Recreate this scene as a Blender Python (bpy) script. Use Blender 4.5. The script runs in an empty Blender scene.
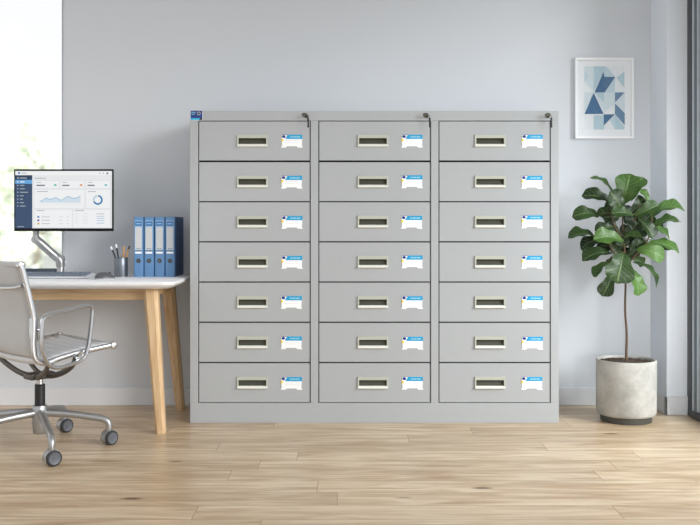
import bpy, bmesh, math, random
from mathutils import Vector, Matrix
random.seed(7)
S = bpy.context.scene
COL = S.collection
PI = math.pi

# ------------------------------------------------------------------ materials
def srgb(r, g, b):
    def f(c):
        c /= 255.0
        return c/12.92 if c <= .04045 else ((c+.055)/1.055)**2.4
    return (f(r), f(g), f(b), 1)

def nodes_of(name):
    m = bpy.data.materials.new(name); m.use_nodes = True
    nt = m.node_tree
    return m, nt, nt.nodes['Principled BSDF']

def mat(name, col, rough=.5, metal=0, var=.06, scale=12, bump=0, spec=.5, stretch=(1,1,1), emit=0):
    """plain painted / plastic / metal surface with a little procedural mottling"""
    m, nt, p = nodes_of(name)
    tc = nt.nodes.new('ShaderNodeTexCoord'); mp = nt.nodes.new('ShaderNodeMapping')
    mp.inputs['Scale'].default_value = stretch
    nz = nt.nodes.new('ShaderNodeTexNoise'); nz.inputs['Scale'].default_value = scale; nz.inputs['Detail'].default_value = 3
    mx = nt.nodes.new('ShaderNodeMix'); mx.data_type = 'RGBA'
    mx.inputs[6].default_value = tuple(c*(1-var) for c in col[:3])+(1,)
    mx.inputs[7].default_value = tuple(min(1, c*(1+var)) for c in col[:3])+(1,)
    L = nt.links.new
    L(tc.outputs['Object'], mp.inputs['Vector']); L(mp.outputs[0], nz.inputs['Vector'])
    L(nz.outputs['Fac'], mx.inputs[0]); L(mx.outputs[2], p.inputs['Base Color'])
    p.inputs['Roughness'].default_value = rough; p.inputs['Metallic'].default_value = metal
    p.inputs['Specular IOR Level'].default_value = spec
    if bump:
        b = nt.nodes.new('ShaderNodeBump'); b.inputs['Strength'].default_value = bump; b.inputs['Distance'].default_value = .002
        L(nz.outputs['Fac'], b.inputs['Height']); L(b.outputs[0], p.inputs['Normal'])
    if emit:
        L(mx.outputs[2], p.inputs['Emission Color']); p.inputs['Emission Strength'].default_value = emit
    return m

def wood_mat(name, c1, c2, axis=2, rough=.45, scale=6):
    m, nt, p = nodes_of(name); L = nt.links.new
    tc = nt.nodes.new('ShaderNodeTexCoord'); mp = nt.nodes.new('ShaderNodeMapping')
    sc = [9, 9, 9]; sc[axis] = .8
    mp.inputs['Scale'].default_value = sc
    nz = nt.nodes.new('ShaderNodeTexNoise'); nz.inputs['Scale'].default_value = scale; nz.inputs['Detail'].default_value = 6
    nz.inputs['Distortion'].default_value = .6
    cr = nt.nodes.new('ShaderNodeValToRGB')
    cr.color_ramp.elements[0].position = .3; cr.color_ramp.elements[0].color = c2
    cr.color_ramp.elements[1].position = .65; cr.color_ramp.elements[1].color = c1
    L(tc.outputs['Object'], mp.inputs[0]); L(mp.outputs[0], nz.inputs['Vector']); L(nz.outputs['Fac'], cr.inputs[0])
    L(cr.outputs[0], p.inputs['Base Color']); p.inputs['Roughness'].default_value = rough
    return m

def floor_mat():
    m, nt, p = nodes_of('oak_planks'); L = nt.links.new; N = nt.nodes.new
    tc = N('ShaderNodeTexCoord')
    br = N('ShaderNodeTexBrick'); br.offset = 0; br.offset_frequency = 2; br.squash = 1.0
    br.inputs['Color1'].default_value = (0, 0, 0, 1); br.inputs['Color2'].default_value = (1, 1, 1, 1)
    br.inputs['Mortar'].default_value = (.5, .5, .5, 1)
    br.inputs['Scale'].default_value = 1; br.inputs['Mortar Size'].default_value = .0016
    br.inputs['Mortar Smooth'].default_value = .4
    br.inputs['Brick Width'].default_value = 1.45; br.inputs['Row Height'].default_value = .152
    mp0 = N('ShaderNodeMapping'); mp0.inputs['Location'].default_value = (20.31, 15.2+.03, 0)
    s0 = N('ShaderNodeSeparateXYZ'); c0 = N('ShaderNodeCombineXYZ')
    dv = N('ShaderNodeMath'); dv.operation = 'DIVIDE'; dv.inputs[1].default_value = .152
    fl = N('ShaderNodeMath'); fl.operation = 'FLOOR'; wn = N('ShaderNodeTexWhiteNoise'); wn.noise_dimensions = '1D'
    ma = N('ShaderNodeMath'); ma.operation = 'MULTIPLY_ADD'; ma.inputs[1].default_value = 1.45
    L(tc.outputs['Object'], mp0.inputs[0]); L(mp0.outputs[0], s0.inputs[0]); L(s0.outputs[1], dv.inputs[0]); L(dv.outputs[0], fl.inputs[0])
    L(fl.outputs[0], wn.inputs['W']); L(wn.outputs['Value'], ma.inputs[0]); L(s0.outputs[0], ma.inputs[2])
    L(ma.outputs[0], c0.inputs[0]); L(s0.outputs[1], c0.inputs[1]); L(c0.outputs[0], br.inputs['Vector'])
    # long grain, shifted per plank
    sep = N('ShaderNodeSeparateColor'); L(br.outputs['Color'], sep.inputs[0])
    mul = N('ShaderNodeMath'); mul.operation = 'MULTIPLY'; mul.inputs[1].default_value = 37; L(sep.outputs[0], mul.inputs[0])
    def grain(scale, st, detail, dist):
        mp = N('ShaderNodeMapping'); mp.inputs['Scale'].default_value = st
        L(tc.outputs['Object'], mp.inputs[0])
        nz = N('ShaderNodeTexNoise'); nz.noise_dimensions = '4D'
        nz.inputs['Scale'].default_value = scale; nz.inputs['Detail'].default_value = detail; nz.inputs['Distortion'].default_value = dist
        L(mp.outputs[0], nz.inputs['Vector']); L(mul.outputs[0], nz.inputs['W'])
        return nz
    g1 = grain(3.0, (.6, 6, 1), 8, 1.6)
    g2 = grain(9.0, (.5, 12, 1), 5, .5)
    g3 = grain(2.2, (1.2, 3.4, 1), 2, .3)
    cr = N('ShaderNodeValToRGB'); e = cr.color_ramp.elements
    e[0].position = .32; e[0].color = srgb(192, 162, 126)
    e[1].position = .62; e[1].color = srgb(230, 210, 180)
    L(g1.outputs['Fac'], cr.inputs[0])
    cr2 = N('ShaderNodeValToRGB'); e = cr2.color_ramp.elements
    e[0].position = .35; e[0].color = (.84, .81, .78, 1); e[1].position = .6; e[1].color = (1, 1, 1, 1)
    L(g2.outputs['Fac'], cr2.inputs[0])
    m1 = N('ShaderNodeMix'); m1.data_type = 'RGBA'; m1.blend_type = 'MULTIPLY'; m1.inputs[0].default_value = .42
    L(cr.outputs[0], m1.inputs[6]); L(cr2.outputs[0], m1.inputs[7])
    # plank tone
    cr3 = N('ShaderNodeValToRGB'); e = cr3.color_ramp.elements
    e[0].position = 0; e[0].color = (.86, .84, .82, 1); e[1].position = 1; e[1].color = (1.0, 1.0, 1.0, 1)
    L(sep.outputs[0], cr3.inputs[0])
    m2 = N('ShaderNodeMix'); m2.data_type = 'RGBA'; m2.blend_type = 'MULTIPLY'; m2.inputs[0].default_value = 1
    L(m1.outputs[2], m2.inputs[6]); L(cr3.outputs[0], m2.inputs[7])
    # knots : sparse dark spots
    mpk = N('ShaderNodeMapping'); mpk.inputs['Scale'].default_value = (1.5, 4.0, 1); L(tc.outputs['Object'], mpk.inputs[0])
    vo = N('ShaderNodeTexVoronoi'); vo.inputs['Scale'].default_value = 1.15; L(mpk.outputs[0], vo.inputs['Vector'])
    crk = N('ShaderNodeValToRGB'); e = crk.color_ramp.elements
    e[0].position = .035; e[0].color = (.22, .15, .10, 1); e[1].position = .085; e[1].color = (1, 1, 1, 1)
    L(vo.outputs['Distance'], crk.inputs[0])
    m3 = N('ShaderNodeMix'); m3.data_type = 'RGBA'; m3.blend_type = 'MULTIPLY'; m3.inputs[0].default_value = .9
    L(m2.outputs[2], m3.inputs[6]); L(crk.outputs[0], m3.inputs[7])
    # darker cathedral patches
    cr4 = N('ShaderNodeValToRGB'); e = cr4.color_ramp.elements
    e[0].position = .28; e[0].color = (.80, .75, .69, 1); e[1].position = .45; e[1].color = (1, 1, 1, 1)
    L(g3.outputs['Fac'], cr4.inputs[0])
    m4 = N('ShaderNodeMix'); m4.data_type = 'RGBA'; m4.blend_type = 'MULTIPLY'; m4.inputs[0].default_value = .95
    L(m3.outputs[2], m4.inputs[6]); L(cr4.outputs[0], m4.inputs[7])
    # seams
    m5 = N('ShaderNodeMix'); m5.data_type = 'RGBA'; m5.inputs[7].default_value = srgb(128, 100, 74)
    sm = N('ShaderNodeMath'); sm.operation = 'MULTIPLY'; sm.inputs[1].default_value = .75
    L(br.outputs['Fac'], sm.inputs[0]); L(sm.outputs[0], m5.inputs[0]); L(m4.outputs[2], m5.inputs[6])
    L(m5.outputs[2], p.inputs['Base Color'])
    p.inputs['Roughness'].default_value = .32; p.inputs['Specular IOR Level'].default_value = .5
    b = N('ShaderNodeBump'); b.inputs['Strength'].default_value = .15; b.inputs['Distance'].default_value = .002
    L(g2.outputs['Fac'], b.inputs['Height']); L(b.outputs[0], p.inputs['Normal'])
    return m

def concrete_mat():
    m, nt, p = nodes_of('pale_concrete'); L = nt.links.new; N = nt.nodes.new
    tc = N('ShaderNodeTexCoord')
    nz = N('ShaderNodeTexNoise'); nz.inputs['Scale'].default_value = 7; nz.inputs['Detail'].default_value = 9; nz.inputs['Roughness'].default_value = .65
    cr = N('ShaderNodeValToRGB'); e = cr.color_ramp.elements
    e[0].position = .33; e[0].color = srgb(152, 150, 144); e[1].position = .62; e[1].color = srgb(188, 186, 180)
    L(tc.outputs['Object'], nz.inputs['Vector']); L(nz.outputs['Fac'], cr.inputs[0])
    n2 = N('ShaderNodeTexNoise'); n2.inputs['Scale'].default_value = 60; n2.inputs['Detail'].default_value = 4
    L(tc.outputs['Object'], n2.inputs['Vector'])
    b = N('ShaderNodeBump'); b.inputs['Strength'].default_value = .25; b.inputs['Distance'].default_value = .003
    L(n2.outputs['Fac'], b.inputs['Height']); L(b.outputs[0], p.inputs['Normal'])
    L(cr.outputs[0], p.inputs['Base Color']); p.inputs['Roughness'].default_value = .8
    return m

def leaf_mat():
    m, nt, p = nodes_of('fig_leaf'); L = nt.links.new; N = nt.nodes.new
    uv = N('ShaderNodeUVMap'); uv.uv_map = 'UVMap'
    sx = N('ShaderNodeSeparateXYZ'); L(uv.outputs[0], sx.inputs[0])
    # |u-.5|
    a = N('ShaderNodeMath'); a.operation = 'SUBTRACT'; a.inputs[1].default_value = .5; L(sx.outputs[0], a.inputs[0])
    ab = N('ShaderNodeMath'); ab.operation = 'ABSOLUTE'; L(a.outputs[0], ab.inputs[0])
    # side veins : sin((v - |u|*.5)*N)
    k = N('ShaderNodeMath'); k.operation = 'MULTIPLY'; k.inputs[1].default_value = .55; L(ab.outputs[0], k.inputs[0])
    d = N('ShaderNodeMath'); d.operation = 'SUBTRACT'; L(sx.outputs[1], d.inputs[0]); L(k.outputs[0], d.inputs[1])
    f = N('ShaderNodeMath'); f.operation = 'MULTIPLY'; f.inputs[1].default_value = 7; L(d.outputs[0], f.inputs[0])
    pp = N('ShaderNodeMath'); pp.operation = 'PINGPONG'; pp.inputs[1].default_value = .5; L(f.outputs[0], pp.inputs[0])
    r1 = N('ShaderNodeMapRange'); r1.inputs[1].default_value = .0; r1.inputs[2].default_value = .09; r1.inputs[3].default_value = .75; r1.inputs[4].default_value = 0
    L(pp.outputs[0], r1.inputs[0])
    r2 = N('ShaderNodeMapRange'); r2.inputs[1].default_value = .012; r2.inputs[2].default_value = .04; r2.inputs[3].default_value = 1; r2.inputs[4].default_value = 0
    L(ab.outputs[0], r2.inputs[0])
    mxv = N('ShaderNodeMath'); mxv.operation = 'MAXIMUM'; L(r1.outputs[0], mxv.inputs[0]); L(r2.outputs[0], mxv.inputs[1])
    # per-leaf tone in a colour attribute, shade inside the crown included
    at = N('ShaderNodeAttribute'); at.attribute_name = 'tone'
    base = N('ShaderNodeMix'); base.data_type = 'RGBA'
    base.inputs[6].default_value = srgb(14, 34, 10); base.inputs[7].default_value = srgb(94, 136, 60)
    L(at.outputs['Fac'], base.inputs[0])
    mx = N('ShaderNodeMix'); mx.data_type = 'RGBA'; mx.inputs[7].default_value = srgb(150, 182, 116)
    fm = N('ShaderNodeMath'); fm.operation = 'MULTIPLY'; fm.inputs[1].default_value = .38; L(mxv.outputs[0], fm.inputs[0])
    L(fm.outputs[0], mx.inputs[0]); L(base.outputs[2], mx.inputs[6]); L(mx.outputs[2], p.inputs['Base Color'])
    b = N('ShaderNodeBump'); b.inputs['Strength'].default_value = .5; b.inputs['Distance'].default_value = .003; b.invert = True
    L(mxv.outputs[0], b.inputs['Height']); L(b.outputs[0], p.inputs['Normal'])
    p.inputs['Roughness'].default_value = .42; p.inputs['Specular IOR Level'].default_value = .5
    # a little light through the blade
    out = nt.nodes['Material Output']
    tr = N('ShaderNodeBsdfTranslucent'); L(mx.outputs[2], tr.inputs['Color'])
    ms = N('ShaderNodeMixShader'); ms.inputs[0].default_value = .18
    L(p.outputs[0], ms.inputs[1]); L(tr.outputs[0], ms.inputs[2]); L(ms.outputs[0], out.inputs['Surface'])
    return m

def clear_glass(name, rough=0.0, tint=(.97, .985, .99, 1)):
    m = bpy.data.materials.new(name); m.use_nodes = True
    nt = m.node_tree; nt.nodes.remove(nt.nodes['Principled BSDF']); out = nt.nodes['Material Output']
    t = nt.nodes.new('ShaderNodeBsdfTransparent'); t.inputs[0].default_value = tint
    g = nt.nodes.new('ShaderNodeBsdfGlossy'); g.inputs['Roughness'].default_value = rough
    lw = nt.nodes.new('ShaderNodeLayerWeight'); lw.inputs[0].default_value = .5
    pw = nt.nodes.new('ShaderNodeMath'); pw.operation = 'POWER'; pw.inputs[1].default_value = 4
    nt.links.new(lw.outputs['Facing'], pw.inputs[0])
    fr = nt.nodes.new('ShaderNodeMath'); fr.operation = 'MULTIPLY_ADD'; fr.inputs[1].default_value = .6; fr.inputs[2].default_value = .035
    nt.links.new(pw.outputs[0], fr.inputs[0])
    mx = nt.nodes.new('ShaderNodeMixShader')
    nt.links.new(fr.outputs[0], mx.inputs[0]); nt.links.new(t.outputs[0], mx.inputs[1]); nt.links.new(g.outputs[0], mx.inputs[2])
    nt.links.new(mx.outputs[0], out.inputs['Surface'])
    return m

def hazy_glass(name):
    """slightly textured window pane that softens what is beyond it"""
    m = bpy.data.materials.new(name); m.use_nodes = True
    nt = m.node_tree; nt.nodes.remove(nt.nodes['Principled BSDF']); out = nt.nodes['Material Output']
    r = nt.nodes.new('ShaderNodeBsdfRefraction'); r.inputs['Roughness'].default_value = .085; r.inputs['IOR'].default_value = 1.3
    r.inputs['Color'].default_value = (1, 1, 1, 1)
    nt.links.new(r.outputs[0], out.inputs['Surface'])
    return m

M = {}
M['wall'] = mat('wall_paint', srgb(211, 215, 220), .85, var=.012, scale=1.5)
M['pier'] = mat('pier_paint_lit', srgb(234, 240, 248), .7, var=.01, scale=1.5)  # wall paint made whiter: the pier's stronger light is put into the colour
M['base'] = mat('baseboard_paint', srgb(222, 225, 229), .5, var=.01, scale=3)
M['floor'] = floor_mat()
M['cab'] = mat('grey_powder_coat', srgb(173, 176, 178), .42, var=.02, scale=3, spec=.35)
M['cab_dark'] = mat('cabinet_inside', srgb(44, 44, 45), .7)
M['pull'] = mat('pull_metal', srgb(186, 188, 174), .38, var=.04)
M['pull_lip'] = mat('pull_metal_lit', srgb(236, 236, 226), .3, var=.03)  # paler copy of the pull metal, highlight on the lip painted in
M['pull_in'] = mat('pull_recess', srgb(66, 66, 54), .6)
M['white'] = mat('label_paper', srgb(250, 251, 252), .5, var=.01)
M['cyan'] = mat('label_cyan', srgb(0, 156, 208), .45, var=.04)
M['navy'] = mat('label_navy', srgb(14, 40, 130), .45, var=.04)
M['yellow'] = mat('label_yellow', srgb(255, 222, 20), .45)
M['ltxt'] = mat('label_print', srgb(150, 205, 225), .5)
M['ltxt2'] = mat('label_print_pale', srgb(222, 228, 232), .5)
M['black'] = mat('black_plastic', srgb(24, 24, 26), .4, var=.1)
M['key'] = mat('key_steel', srgb(92, 90, 80), .3, metal=.9)
M['stk_blue'] = mat('sticker_blue', srgb(20, 52, 130), .35)
M['stk_cyan'] = mat('sticker_cyan', srgb(50, 180, 225), .35)
M['stk_grey'] = mat('sticker_emblem', srgb(150, 156, 150), .4)
M['desk'] = mat('white_laminate', srgb(238, 238, 240), .35, var=.01)
M['wood_z'] = wood_mat('ash_leg', srgb(220, 190, 150), srgb(192, 156, 112), 2)
M['wood_x'] = wood_mat('ash_rail', srgb(220, 190, 150), srgb(192, 156, 112), 0)
M['wood_y'] = wood_mat('ash_side_rail', srgb(205, 170, 120), srgb(184, 146, 96), 1)
M['chrome'] = mat('polished_aluminium', srgb(198, 199, 201), .24, metal=1, var=.03)
M['alu'] = mat('satin_aluminium', srgb(168, 169, 170), .34, metal=.75, var=.03)
M['seat'] = mat('grey_leather_lit', srgb(216, 218, 222), .42, var=.05, scale=40, bump=.2)  # brighter copy of the grey leather: light on the upward seat painted in
M['sling'] = mat('grey_leather', srgb(186, 186, 186), .5, var=.05, scale=40, bump=.2)
M['gun'] = mat('dark_bracket', srgb(92, 88, 84), .4, metal=.6)
M['wheel'] = mat('caster_disc', srgb(92, 96, 102), .45)
M['rubber'] = mat('caster_rubber', srgb(44, 46, 50), .5)
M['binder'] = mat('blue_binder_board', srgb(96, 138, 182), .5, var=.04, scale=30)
M['binder_shade'] = mat('binder_board_shaded', srgb(64, 94, 138), .55, var=.05, scale=30)  # darker board blue: shade on the binder sides put into the colour
M['bind_lt'] = mat('binder_label_frame', srgb(150, 190, 226), .45)
M['bind_mid'] = mat('binder_label_head', srgb(62, 116, 172), .45)
M['paper'] = mat('binder_label_paper', srgb(206, 206, 206), .6, var=.02, scale=80)
M['bind_dk'] = mat('binder_label_rule', srgb(46, 74, 112), .5)
M['cup'] = mat('pencil_cup_steel', srgb(120, 126, 134), .35, metal=.75, var=.15, scale=30, stretch=(1, 1, .2))
M['pencil'] = mat('pencil_orange', srgb(206, 152, 84), .45)
M['mouse'] = mat('mouse_grey', srgb(84, 86, 90), .35)
M['mouse_lt'] = mat('mouse_rim', srgb(176, 178, 182), .35)
M['kb'] = mat('keyboard_base', srgb(206, 209, 214), .4)
M['kc'] = mat('keyboard_key', srgb(112, 122, 136), .5)
M['mon'] = mat('monitor_bezel', srgb(12, 13, 15), .6, spec=.2)
M['monback'] = mat('monitor_back', srgb(60, 62, 66), .45)
def scr(name, c, e=.42): 
    m, nt, p = nodes_of(name)
    nz = nt.nodes.new('ShaderNodeTexNoise'); nz.inputs['Scale'].default_value = 2
    mx = nt.nodes.new('ShaderNodeMix'); mx.data_type = 'RGBA'
    mx.inputs[6].default_value = tuple(x*.98 for x in c[:3])+(1,); mx.inputs[7].default_value = c
    nt.links.new(nz.outputs['Fac'], mx.inputs[0])
    nt.links.new(mx.outputs[2], p.inputs['Emission Color']); p.inputs['Emission Strength'].default_value = .92
    p.inputs['Base Color'].default_value = (.01, .01, .01, 1); p.inputs['Roughness'].default_value = .35
    p.inputs['Specular IOR Level'].default_value = .15
    return m
M['s_bg'] = scr('screen_paper', srgb(236, 238, 240)); M['s_white'] = scr('screen_white', srgb(246, 247, 248))
M['s_navy'] = scr('screen_navy', srgb(58, 80, 112)); M['s_navy2'] = scr('screen_navy_dark', srgb(42, 62, 92))
M['s_sel'] = scr('screen_selected', srgb(104, 170, 226)); M['s_grey'] = scr('screen_grey_print', srgb(176, 182, 190))
M['s_dgrey'] = scr('screen_dark_print', srgb(110, 118, 130)); M['s_line'] = scr('screen_rule', srgb(218, 222, 226))
M['s_area'] = scr('screen_chart_fill', srgb(212, 228, 240)); M['s_chart'] = scr('screen_chart_line', srgb(130, 180, 214))
M['s_ring'] = scr('screen_ring', srgb(56, 128, 178)); M['s_ring2'] = scr('screen_ring_pale', srgb(190, 212, 228))
M['s_green'] = scr('screen_green', srgb(96, 200, 170)); M['s_orange'] = scr('screen_orange', srgb(232, 160, 110))
M['s_teal'] = scr('screen_teal', srgb(110, 200, 200)); M['s_pblue'] = scr('screen_pale_blue', srgb(164, 196, 228))
M['s_b1'] = scr('screen_dot_blue', srgb(40, 110, 200)); M['s_b2'] = scr('screen_dot_violet', srgb(70, 60, 140)); M['s_b3'] = scr('screen_dot_amber', srgb(214, 160, 60))
M['concrete'] = concrete_mat()
M['plinth'] = mat('pot_plinth', srgb(78, 78, 74), .6)
M['soil'] = mat('bark_soil', srgb(74, 60, 50), .95, var=.6, scale=60, bump=.8)
M['bark'] = mat('fig_bark', srgb(92, 72, 54), .8, var=.3, scale=50, bump=.5, stretch=(1, 1, .3))
M['leaf'] = leaf_mat()
M['petiole'] = mat('fig_petiole', srgb(92, 104, 58), .6)
M['frame'] = mat('white_frame', srgb(240, 241, 243), .4, var=.01)
M['mount'] = mat('picture_mount', srgb(232, 235, 238), .7, var=.01)
for i, c in enumerate([(206, 220, 226), (178, 203, 214), (56, 102, 142), (98, 132, 162), (226, 231, 234), (190, 211, 221), (72, 112, 148)]):
    M['art%d' % i] = mat('print_ink_%s' % 'abcdefg'[i], srgb(*c), .75, var=.06, scale=25, stretch=(6, 1, 1))
M['artglass'] = clear_glass('picture_glass', .02, (1, 1, 1, 1))
M['dframe'] = mat('dark_door_frame', srgb(60, 65, 70), .35, metal=.3)
M['lframe'] = mat('light_door_track', srgb(196, 204, 210), .3, metal=.4)
M['sash'] = mat('sash_aluminium', srgb(160, 168, 174), .35, metal=.4)
M['gasket'] = mat('door_gasket', srgb(92, 102, 108), .4)
M['glass'] = clear_glass('door_glass')
M['hazy'] = hazy_glass('window_glass')
M['wframe'] = mat('window_edge', srgb(168, 172, 178), .5)
M['wsill'] = mat('window_sill_dark', srgb(72, 84, 98), .5)
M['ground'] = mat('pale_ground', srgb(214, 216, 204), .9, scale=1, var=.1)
M['tleaf'] = mat('garden_leaf_hazy', srgb(242, 246, 234), .8, var=.03, scale=2)  # near-white leaves: outdoor haze and glare put into both leaf colours
M['tleaf2'] = mat('garden_leaf_hazy_dark', srgb(226, 234, 214), .8, var=.06, scale=2)
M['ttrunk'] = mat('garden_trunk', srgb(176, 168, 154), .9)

# ------------------------------------------------------------------ mesh helpers
def link(name, bm, mats, parent=None, smooth=False, loc=(0, 0, 0), rz=0):
    me = bpy.data.meshes.new(name)
    if name not in ('screen', 'spine_label'): bmesh.ops.recalc_face_normals(bm, faces=bm.faces[:])
    bm.to_mesh(me); bm.free()
    if not isinstance(mats, (list, tuple)): mats = [mats]
    for m in mats: me.materials.append(M[m] if isinstance(m, str) else m)
    if smooth:
        for p in me.polygons: p.use_smooth = True
        if smooth == 'auto':
            me.set_sharp_from_angle(angle=math.radians(38))
    o = bpy.data.objects.new(name, me); COL.objects.link(o)
    o.location = loc; o.rotation_euler = (0, 0, rz)
    if parent: o.parent = parent
    return o

def tag(o, label, cat, group=None, kind=None):
    o['label'] = label; o['category'] = cat
    if group: o['group'] = group
    if kind: o['kind'] = kind
    return o

def thing(name, loc, label, cat, rz=0, group=None):
    o = bpy.data.objects.new(name, None); COL.objects.link(o); o.empty_display_size = .05
    o.location = loc; o.rotation_euler = (0, 0, rz)
    return tag(o, label, cat, group)

def box(bm, x0, x1, y0, y1, z0, z1, mi=0, bev=0, seg=1, mtx=None):
    r = bmesh.ops.create_cube(bm, size=1)
    vs = r['verts']
    for v in vs:
        v.co = Vector(((x0+x1)/2+v.co.x*(x1-x0), (y0+y1)/2+v.co.y*(y1-y0), (z0+z1)/2+v.co.z*(z1-z0)))
    fs = set(f for v in vs for f in v.link_faces)
    for f in fs: f.material_index = mi
    if bev:
        es = list(set(e for v in vs for e in v.link_edges))
        rr = bmesh.ops.bevel(bm, geom=es, offset=bev, segments=seg, affect='EDGES', profile=.5)
        for f in rr['faces']: f.material_index = mi
        if mtx is not None:
            allv = set(v for f in rr['faces'] for v in f.verts)
            for v in allv: v.co = mtx @ v.co
    elif mtx is not None:
        for v in vs: v.co = mtx @ v.co
    return vs

def prism(bm, pts, axis, a0, a1, mi=0, bev=0, seg=1):
    """polygon pts (2d) extruded along axis between a0 and a1"""
    def mk(p, a):
        if axis == 'y': return (p[0], a, p[1])
        if axis == 'z': return (p[0], p[1], a)
        return (a, p[0], p[1])
    A = [bm.verts.new(mk(p, a0)) for p in pts]; B = [bm.verts.new(mk(p, a1)) for p in pts]
    fs = [bm.faces.new(A), bm.faces.new(B[::-1])]
    n = len(pts)
    for i in range(n): fs.append(bm.faces.new((A[i], B[i], B[(i+1) % n], A[(i+1) % n])))
    for f in fs: f.material_index = mi
    if bev:
        es = list(set(fs[0].edges) | set(fs[1].edges))
        rr = bmesh.ops.bevel(bm, geom=es, offset=bev, segments=seg, affect='EDGES', profile=.5)
        for f in rr['faces']: f.material_index = mi

def tube(bm, path, r, n=12, closed=False, mi=0, sx=1, sy=1, up=None):
    """swept tube; r scalar or list; sx, sy scale the section along the frame axes"""
    P = [Vector(p) for p in path]; N = len(P)
    R = r if isinstance(r, (list, tuple)) else [r]*N
    T = []
    for i in range(N):
        if closed: t = P[(i+1) % N]-P[i-1]
        else: t = P[min(i+1, N-1)]-P[max(i-1, 0)]
        T.append(t.normalized())
    ref = Vector(up) if up else (Vector((0, 0, 1)) if abs(T[0].z) < .9 else Vector((1, 0, 0)))
    a = (ref-T[0]*ref.dot(T[0])).normalized()
    rings = []
    for i in range(N):
        if up: a = (Vector(up)-T[i]*Vector(up).dot(T[i])).normalized()
        else: a = (a-T[i]*a.dot(T[i])).normalized()
        b = T[i].cross(a)
        rings.append([bm.verts.new(P[i]+a*math.cos(2*PI*k/n)*R[i]*sx+b*math.sin(2*PI*k/n)*R[i]*sy) for k in range(n)])
    for i in range(N if closed else N-1):
        A = rings[i]; B = rings[(i+1) % N]
        for k in range(n):
            bm.faces.new((A[k], A[(k+1) % n], B[(k+1) % n], B[k])).material_index = mi
    if not closed:
        bm.faces.new(rings[0][::-1]).material_index = mi; bm.faces.new(rings[-1]).material_index = mi

def lathe(bm, prof, n=32, c=(0, 0, 0), mi=0, axis='z'):
    rings = []
    def pt(r, h, a):
        if axis == 'z': return (c[0]+r*math.cos(a), c[1]+r*math.sin(a), c[2]+h)
        if axis == 'y': return (c[0]+r*math.cos(a), c[1]+h, c[2]+r*math.sin(a))
        return (c[0]+h, c[1]+r*math.cos(a), c[2]+r*math.sin(a))
    for r, h in prof:
        if r < 1e-6: rings.append([bm.verts.new(pt(0, h, 0))])
        else: rings.append([bm.verts.new(pt(r, h, 2*PI*k/n)) for k in range(n)])
    for A, B in zip(rings, rings[1:]):
        for k in range(n):
            if len(A) == 1 and len(B) == 1: continue
            if len(A) == 1: f = bm.faces.new((A[0], B[k], B[(k+1) % n]))
            elif len(B) == 1: f = bm.faces.new((A[k], B[0], A[(k+1) % n]))
            else: f = bm.faces.new((A[k], B[k], B[(k+1) % n], A[(k+1) % n]))
            f.material_index = mi

def smooth_path(pts, it=2, closed=False):
    P = [Vector(p) for p in pts]
    for _ in range(it):
        Q = []
        n = len(P)
        rng = range(n) if closed else range(n-1)
        if not closed: Q.append(P[0])
        for i in rng:
            a = P[i]; b = P[(i+1) % n]
            Q += [a*.75+b*.25, a*.25+b*.75]
        if not closed: Q.append(P[-1])
        P = Q
    return P

def quad(bm, x0, x1, z0, z1, y, mi=0):
    f = bm.faces.new([bm.verts.new(p) for p in ((x0, y, z0), (x1, y, z0), (x1, y, z1), (x0, y, z1))])
    f.material_index = mi; return f
def poly(bm, pts, y, mi=0):
    f = bm.faces.new([bm.verts.new((p[0], y, p[1])) for p in pts]); f.material_index = mi; return f
def B(): return bmesh.new()

# ------------------------------------------------------------------ the room
WY = 4.92                     # face of the back wall
H = 2.75
WX = -1.570                   # right edge of the window opening
def structure(name, bm, m, label, cat, smooth=False, parent=None):
    o = link(name, bm, m, parent, smooth)
    if not parent: tag(o, label, cat, kind='structure')
    return o

bm = B(); box(bm, -3.6, 1.85, -.6, WY+.2, -.06, 0)
structure('floor', bm, 'floor', 'light oak plank floor running across the whole room', 'floor')
bm = B(); box(bm, -3.6, 1.85, 1.2, WY+.2, H, H+.1)
structure('ceiling', bm, 'wall', 'plain pale ceiling above the back half of the room', 'ceiling')
bm = B()
box(bm, WX, 1.85, WY, WY+.2, 0, H)
box(bm, -3.6, WX, WY, WY+.2, 0, .722)
box(bm, -3.6, WX, WY, WY+.2, 2.55, H)
box(bm, -3.6, -3.3, WY, WY+.2, .722, 2.55)
structure('wall_back', bm, 'wall', 'pale grey painted wall behind the cabinet and desk', 'wall')
PX, PY = 1.644, 4.672
bm = B(); box(bm, PX, 1.85, PY, WY, 0, H)
structure('wall_right', bm, 'pier', 'pale pier at right between plant corner and glass door', 'wall')
bm = B()
box(bm, -3.6, PX, WY-.014, WY, 0, .098, bev=.003)
structure('baseboard_back', bm, 'base', 'white baseboard along the foot of the back wall', 'baseboard')
bm = B()
box(bm, PX-.014, PX, PY-.014, WY-.014, 0, .098, bev=.003)
box(bm, PX-.014, 1.75, PY-.014, PY, 0, .098, bev=.003)
structure('baseboard_right', bm, 'base', 'white baseboard wrapping the foot of the right pier', 'baseboard')

# window at left, in the back wall
w = bpy.data.objects.new('window_1', None); COL.objects.link(w); w.location = (-2.4, WY, .722)
tag(w, 'bright window left of the desk wall showing a pale garden', 'window', kind='structure')
bm = B()
box(bm, -.9, WX+2.4-.0, -.004, .06, 1.80, 1.828)
box(bm, WX+2.4-.004, WX+2.4, -.004, .06, .024, 1.80, mi=0)
box(bm, -.9, -.872, -.004, .06, .024, 1.80)
box(bm, -.872, WX+2.4, -.004, .06, 0, .024, mi=1)
link('window_frame', bm, ['wframe', 'wsill'], w)
bm = B(); box(bm, -.872, WX+2.4-.004, .025, .035, .024, 1.80)
link('window_pane', bm, 'hazy', w)

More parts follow.
